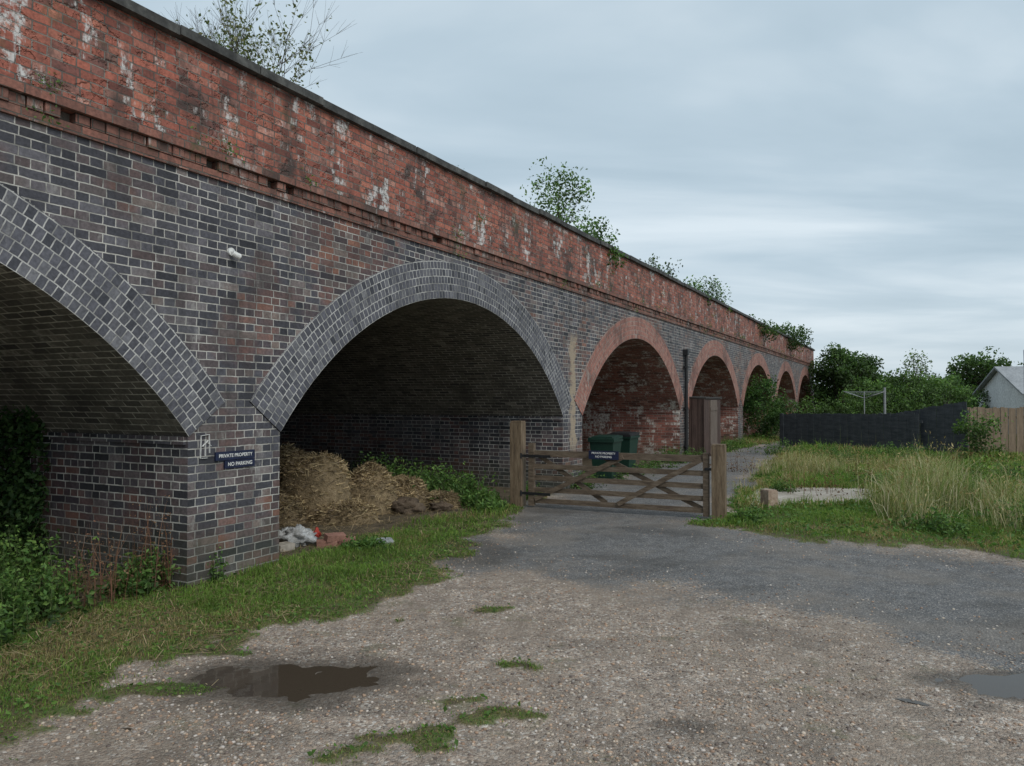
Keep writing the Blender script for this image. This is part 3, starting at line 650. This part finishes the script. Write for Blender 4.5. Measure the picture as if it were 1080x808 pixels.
ps_=[]
for i in range(34):
    x=-60+i*9+rng.uniform(-2,2);y=150+rng.uniform(-10,20)
    q,cl=clump((x,y,1.8),(7,4,rng.uniform(1.6,3.4)),30,45,.9,[(.04,.06,.025),(.05,.075,.03)],.16,.1);ps_.append(q)
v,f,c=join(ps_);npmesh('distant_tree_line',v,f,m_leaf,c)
ps_=[]
for i in range(15):
    x=10.8+i*1.05+rng.uniform(-.3,.3);y=31.5+.25*i;q,cl=clump((x,y,.85),(.9,.7,.65+.55*rng.random()),26,50,.10,[(.04,.075,.02),(.06,.10,.03),(.05,.09,.02)] if i%3 else LG,.18,.1);ps_.append(q)
v,f,c=join(ps_);npmesh('garden_hedge',v,f,m_leaf,c)
mound('elder_shrub',(11.75,19.2,.8),(.55,.5,.85),36,40,.08,LG,.2)
mound('bramble_shrub',(8.4,13.2,.2),(1.2,.7,.35),30,45,.05,GREEN)
X,Y=toW(-4.85,29.4)
mound('ivy_bush',(X,Y,1.15),(.85,1.1,1.3),110,70,.08,[(.025,.06,.014),(.04,.09,.02),(.055,.11,.024)],.14,.35)
n=11000;u=rng.random(n);lx=-7.2-3.0*u;zz=rng.random(n)*(.9+1.1*fbm(lx*2,lx*0,101))*1.3
YP=centers[2]+HS
ly=YP-.03-.18*rng.random(n)
k_=(fbm(lx*3,zz*3,102)>.34)
P=np.stack([lx*CT+ly*ST,-lx*ST+ly*CT,zz],1)[k_];q=leaves(P,.05+.04*rng.random(len(P)),pick([(.015,.04,.012),(.03,.065,.018),(.045,.085,.024)],len(P),.6));npmesh('ivy',q[0],q[1],m_leaf,q[2])
def weeds(name,spots,pal,lsize,stempal=[(.06,.08,.03)]):
    ps_=[]
    for x,y,r_,h,nst in spots:
        sx=x+r_*rng.normal(size=nst)*.5;sy=y+r_*rng.normal(size=nst)*.5;hh_=h*(.45+.6*rng.random(nst))
        base=np.stack([sx,sy,hgt(sx,sy)],1)
        ps_.append(blades(base,hh_,np.full(nst,.007),pick(stempal,nst),.35))
        per=14;i=np.repeat(np.arange(nst),per);tt=rng.random(len(i))
        P=base[i]+np.stack([rng.normal(size=len(i))*.05*(1.3-tt),rng.normal(size=len(i))*.05*(1.3-tt),tt*hh_[i]*.92],1)
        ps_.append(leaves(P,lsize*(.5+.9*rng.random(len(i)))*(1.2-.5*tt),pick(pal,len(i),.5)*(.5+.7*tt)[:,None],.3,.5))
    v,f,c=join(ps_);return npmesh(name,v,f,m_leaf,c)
NET=[(.05,.105,.025),(.078,.145,.035),(.04,.08,.02),(.10,.165,.04)]
weeds('nettle_patch',[(-1.75,11.9,.45,.75,130),(-1.2,11.6,.5,.65,150),(-.75,11.9,.35,.5,90),(-2.3,12.3,.4,.8,80),(-.45,11.3,.3,.3,70)],NET,.07)
weeds('nettle_patch',[(-3.9,6.0,.35,.6,130),(-3.5,5.5,.35,.42,120),(-4.2,5.4,.4,.7,140),(-3.1,6.3,.25,.35,70),(-3.6,4.9,.35,.28,110),(-4.6,6.0,.4,.9,120)],NET,.055)
weeds('nettle_patch',[(-2.95,6.5,.16,.42,60),(-2.6,6.6,.10,.36,30)],NET,.045)
weeds('dock_weed',[(-2.95,6.3,.2,.85,30),(-3.2,5.9,.2,.7,26),(-3.8,5.2,.3,.5,30)],[(.16,.085,.055),(.14,.075,.045),(.20,.125,.07)],.026,[(.17,.085,.055),(.13,.07,.045)])
weeds('dock_weed',[(5.2,12.6,.5,.6,20),(7.0,14.0,.8,.6,26),(9.5,16,1,.7,30),(4.9,16.5,.5,.5,16)],[(.12,.06,.035),(.10,.05,.03),(.15,.09,.05)],.04,[(.12,.06,.04)])
weeds('verge_weeds',[(7.6,21.6,.6,.5,60),(8.4,20,.7,.5,60),(5.0,9.0,.4,.3,60),(3.0,9.7,.2,.22,40),(4.6,12.9,.2,.3,30),(6.4,9.3,.5,.4,70),(-.3,10.7,.25,.2,40),(.25,12.2,.2,.3,30),(2.4,16.8,.3,.3,30),(4.0,18.9,.4,.4,50),(6.3,22.9,.5,.4,50),(-1.55,8.0,.2,.15,40),(6.8,13.5,.7,.35,90),(7.5,12.2,.7,.4,90),(9.5,14.5,.9,.45,110),(8.2,18.5,1,.45,110),(10.3,19.5,1,.5,110)],NET,.055)
X0,Y0=toW(FX+.15,12.55);weeds('pier_foot_weeds',[(X0,Y0,.3,.35,50)]+[(*toW(FX+.2,q),.4,.35,40) for q in(13.8,15.5,17,18.6,20,24,26)],NET,.05)
def vtree(name,lx,ly,z,**k):
    X,Y=toW(lx,ly);return tree(name,(X,Y,z),**k)
def baretree(name,lx,ly,z,h):
    X,Y=toW(lx,ly);root=empty(name,(X,Y,z));k=MB();tips=[]
    def grow(p,d,l,r_,lev):
        q=p+d*l;k.tube([p,(p+q)/2+Vector([random.uniform(-.03,.03)*l for _ in range(3)]),q],[r_,r_*.8,r_*.6],5,cap=False)
        if lev==0: tips.append(q);return
        for _ in range(random.choice((3,4)) if lev>1 else 4):
            nd=(d+Vector((random.uniform(-.75,.75),random.uniform(-.75,.75),random.uniform(-.2,.5)))).normalized();grow(q,nd,l*random.uniform(.6,.85),r_*.55,lev-1)
            tips.append(q)
    for i in range(6): grow(Vector((random.uniform(-.4,.4),random.uniform(-.4,.4),0)),Vector((random.uniform(-.45,.4),random.uniform(-.4,.4),1)).normalized(),h*.36,.016,4)
    k.obj('twigs',m_bark,root);T=np.array([tuple(q) for q in tips]);T=T[rng.random(len(T))<(.06+.3*((T[:,0]>-.1)&(T[:,0]<.8)))]
    T=np.repeat(T,3,0)+rng.normal(size=(len(T)*3,3))*.05
    v,f,c=leaves(T,.035+.03*rng.random(len(T)),pick([(.09,.11,.04),(.13,.13,.06),(.07,.09,.03)],len(T)));npmesh('sparse_leaves',v,f,m_leaf,c,root)
baretree('bare_sapling',-7.2,6.85,3.8,2.3)
BUD=[(.08,.14,.04),(.115,.185,.058),(.06,.12,.03)]
vtree('buddleia_shrub',-6.0,13.4,3.8,h=2.3,rad=.6,leafsize=.065,nclump=80,per=42,pal=BUD,trunk=.03,crownz=.50,spread=.2)
vtree('buddleia_shrub',-5.8,14.5,3.9,h=1.35,rad=.6,leafsize=.065,nclump=60,per=46,pal=[(.05,.11,.02),(.07,.14,.03)],trunk=.02,crownz=.5)
vtree('elder_sapling',-6.0,19.8,3.8,h=1.6,rad=.6,leafsize=.075,nclump=40,per=40,trunk=.03,crownz=.55,spread=.22)
vtree('elder_sapling',-6.0,22.6,3.8,h=1.4,rad=.8,leafsize=.08,nclump=50,per=40,trunk=.03,crownz=.55,pal=NET,spread=.2)
vtree('elder_sapling',-6.0,25.6,3.8,h=1.8,rad=.7,leafsize=.08,nclump=36,per=36,trunk=.03,crownz=.6,pal=NET,spread=.25)
vtree('ivy_clump',-5.8,32,3.9,h=1.0,rad=1.1,leafsize=.1,nclump=50,per=40,trunk=.03,crownz=.5)
vtree('ivy_clump',-5.8,40,3.9,h=1.35,rad=1.6,leafsize=.12,nclump=70,per=40,trunk=.03,crownz=.5)
ps_=[]
for _ in range(80):
    ly_=rng.uniform(3,44);z_=rng.choice([3.74,3.74,4.66,3.52,4.1]);X,Y=toW(FX+(.05 if z_<4.5 else -.05),ly_)
    n=rng.integers(10,50);P=np.array([X,Y,z_+.03])+rng.normal(size=(n,3))*np.array([.04,.08,.045]);ps_.append(leaves(P,.015+.025*rng.random(n),pick(NET,n)))
v,f,c=join(ps_);npmesh('wall_growth',v,f,m_leaf,c)
# ------------------------------------------------------------------ straw heap, rubbish
def heap(cx,cy,rx,ry,h,seed):
    n=40;A=np.linspace(0,2*np.pi,56,endpoint=False);q,a_=np.meshgrid(np.linspace(0,1,n),A,indexing='ij')
    x=q*rx*np.cos(a_);y=q*ry*np.sin(a_);nz=fbm(x*3+5,y*3,seed);z=h*np.sqrt(np.clip(1-q**3.2,0,1))*(.75+.5*nz)-.03
    V=np.stack([cx+x*(1+.2*(nz-.5)),cy+y*(1+.2*(nz-.5)),z],-1).reshape(-1,3)
    I=np.arange(n*56).reshape(n,56);J=np.roll(I,-1,1)
    return V,np.stack([I[:-1],J[:-1],J[1:],I[1:]],-1).reshape(-1,4)
hs=[(-2.65,10.2,.52,.45,.86,1),(-2.0,10.75,.42,.4,.62,2),(-1.55,11.1,.34,.32,.40,3),(-3.3,10.8,.55,.55,.88,4),(-1.05,11.15,.26,.22,.22,5),(-2.15,9.8,.4,.3,.26,6),(-2.9,9.75,.3,.25,.35,7)]
root=empty('straw_heap');VV=[];FF=[];o_=0
for q in hs: v,f=heap(*q);VV.append(v);FF.append(f+o_);o_+=len(v)
VV=np.concatenate(VV);npmesh('heap_core',VV,np.concatenate(FF),m_strawbase,None,root,smooth=True)
n=30000;P=VV[rng.integers(0,len(VV),n)]+rng.normal(size=(n,3))*.022
P[:,2]=np.maximum(P[:,2],.01)
bn=fbm(P[:,0]*4,P[:,2]*5+P[:,1]*3,77)
C=pick([(.28,.21,.12),(.36,.285,.17),(.19,.14,.085),(.24,.185,.11),(.13,.10,.07)],n,.5)*(.45+1.0*bn)[:,None]
dirn=rng.normal(size=(n,3));dirn[:,2]*=.5;dirn/=np.linalg.norm(dirn,axis=1)[:,None];Ls=.05+.10*rng.random((n,1))
s_=np.cross(dirn,rng.normal(size=(n,3)));s_/=np.linalg.norm(s_,axis=1)[:,None];s_*=.003
V=np.stack([P-dirn*Ls/2-s_,P-dirn*Ls/2+s_,P+dirn*Ls/2+s_,P+dirn*Ls/2-s_+np.array([0,0,-.01])],1).reshape(-1,3)
npmesh('straw_strands',V,np.arange(4*n).reshape(-1,4),m_straw,np.repeat(C,4,0),root)
n=11000;X=rng.uniform(-4.5,0,n);Y=rng.uniform(4.2,12,n);lxx=toL(X,Y)[0];kk=((lxx<FX+.5)|(fbm(X*1.5,Y*1.5,120)>.58)|(np.hypot(X+2.75,(Y-5.1)*1.3)<.7*rng.random(n)))&(gmask(X,Y)+underv(X,Y)>.4);X=X[kk];Y=Y[kk];n=len(X)
P=np.stack([X,Y,hgt(X,Y)+.012+.02*rng.random(n)],1);dirn=rng.normal(size=(n,3));dirn[:,2]*=.15;dirn/=np.linalg.norm(dirn,axis=1)[:,None];Ls=.05+.12*rng.random((n,1))
s_=np.cross(dirn,np.array([0,0,1.]));s_/=np.linalg.norm(s_,axis=1)[:,None];s_*=.0025
V=np.stack([P-dirn*Ls/2-s_,P-dirn*Ls/2+s_,P+dirn*Ls/2+s_,P+dirn*Ls/2-s_],1).reshape(-1,3)
npmesh('straw_litter',V,np.arange(4*n).reshape(-1,4),m_straw,np.repeat(pick([(.26,.20,.12),(.20,.15,.08),(.13,.10,.055)],n,.5),4,0))
def lump(name,loc,rad,mat,seed,jag=.5):
    n1,n2=20,28
    th,ph=np.meshgrid(np.linspace(0,np.pi,n1+1),np.linspace(0,2*np.pi,n2,endpoint=False),indexing='ij')
    q=1+jag*(fbm(2.6*np.cos(ph)*np.sin(th)+9,2.6*np.sin(ph)*np.sin(th)+3.3*np.cos(th),seed)-.5)*2+.25*jag*(np.abs(fbm(6*np.cos(ph)*np.sin(th)+9,6*np.sin(ph)*np.sin(th)+7*np.cos(th),seed+3)-.5)*4-.5)
    V=np.stack([rad[0]*q*np.sin(th)*np.cos(ph),rad[1]*q*np.sin(th)*np.sin(ph),rad[2]*q*np.cos(th)],-1).reshape(-1,3)
    I=np.arange((n1+1)*n2).reshape(n1+1,n2);J=np.roll(I,-1,1);F=np.stack([I[:-1],I[1:],J[1:],J[:-1]],-1).reshape(-1,4)
    o=npmesh(name,V,F,mat);o.location=loc;return o
lump('discarded_plastic_sack',(-2.3,8.25,.08),(.16,.12,.11),m_bag,3,.9);lump('discarded_plastic_sack',(-2.52,8.4,.06),(.13,.1,.08),m_bag,5,.9)
lump('red_plastic_scrap',(-2.15,8.35,.11),(.045,.045,.05),m_redp,6,.9)
def brick(x,y,z,rz,ry=0,m=m_loose,name='loose_brick',s=(.215,.1,.065)):
    k=MB();k.box((0,0,0),s,None,0,.006);o=k.obj(name,m,None,bevel=.006);o.location=(x,y,z);o.rotation_euler=(ry,.1*ry,rz)
brick(-1.98,8.15,.05,.3,.1);brick(-1.80,8.27,.05,1.2,-.1);brick(-1.9,8.18,.11,.6,.2)
brick(-1.38,8.2,.05,.5,.25,m_roof,'broken_slate',(.2,.14,.05));brick(-2.4,8.0,.04,.9,.1,m_conc,'broken_concrete',(.18,.14,.07))
lump('earth_clod',(-1.45,10.6,.07),(.22,.18,.13),m_clod,11,.6);lump('earth_clod',(-1.0,10.8,.05),(.15,.12,.08),m_clod,12,.6)
# ------------------------------------------------------------------ light & camera
wd=bpy.data.worlds.new('World');scene.world=wd;wd.use_nodes=True;nt=wd.node_tree;nt.nodes.clear();t=NT(nt)
out=nt.nodes.new('ShaderNodeOutputWorld');bg=nt.nodes.new('ShaderNodeBackground');nt.links.new(bg.outputs[0],out.inputs[0]);bg.inputs[1].default_value=.112
sk=nt.nodes.new('ShaderNodeTexSky');sk.sky_type='NISHITA';sk.sun_disc=False;sk.sun_elevation=R(42);sk.sun_rotation=R(145)
gen=t.coord('Generated');sz=t.sep(gen)[2]
den=t.math('ADD',t.math('MAXIMUM',sz,0),.12)
dv=nt.nodes.new('ShaderNodeVectorMath');dv.operation='DIVIDE';t.put(dv.inputs[0],gen)
cb=nt.nodes.new('ShaderNodeCombineXYZ')
for i in range(3): t.put(cb.inputs[i],den)
t.put(dv.inputs[1],cb.outputs[0])
pv=t.scale(dv.outputs[0],(.55,1.1,0))
cl=t.noise(pv,.9,6,.52,.4);cl2=t.noise(t.scale(gen,(1,1,3)),1.3,3,.5)
f_=t.math('ADD',t.math('MULTIPLY',cl,.65),t.math('MULTIPLY',cl2,.35))
cc=t.ramp(f_,[(.38,(3.5,4.6,5.4)),(.5,(4.7,5.8,6.6)),(.62,(6.7,7.6,8.2))])
hz=t.sm(sz,-.02,.22,1,0);cc=t.mix(t.math('MULTIPLY',hz,.5),cc,(6.3,7.0,7.5))
t.put(bg.inputs[0],t.mix(.92,sk.outputs[0],cc))
sl_=bpy.data.lights.new('sun','SUN');sl_.energy=1.5;sl_.angle=R(30);sl_.color=(1,.95,.87);so=link(bpy.data.objects.new('sun',sl_));so.rotation_euler=(R(48),0,R(35))
cam=bpy.data.cameras.new('camera');cam.sensor_width=36;cam.lens=26.67;cam.clip_end=3000;cam.clip_start=.05
co=link(bpy.data.objects.new('camera',cam));co.location=(0,0,1.6);co.rotation_euler=(R(90+1.15),0,0);scene.camera=co
scene.view_settings.view_transform='Standard';scene.view_settings.look='None';scene.view_settings.exposure=0
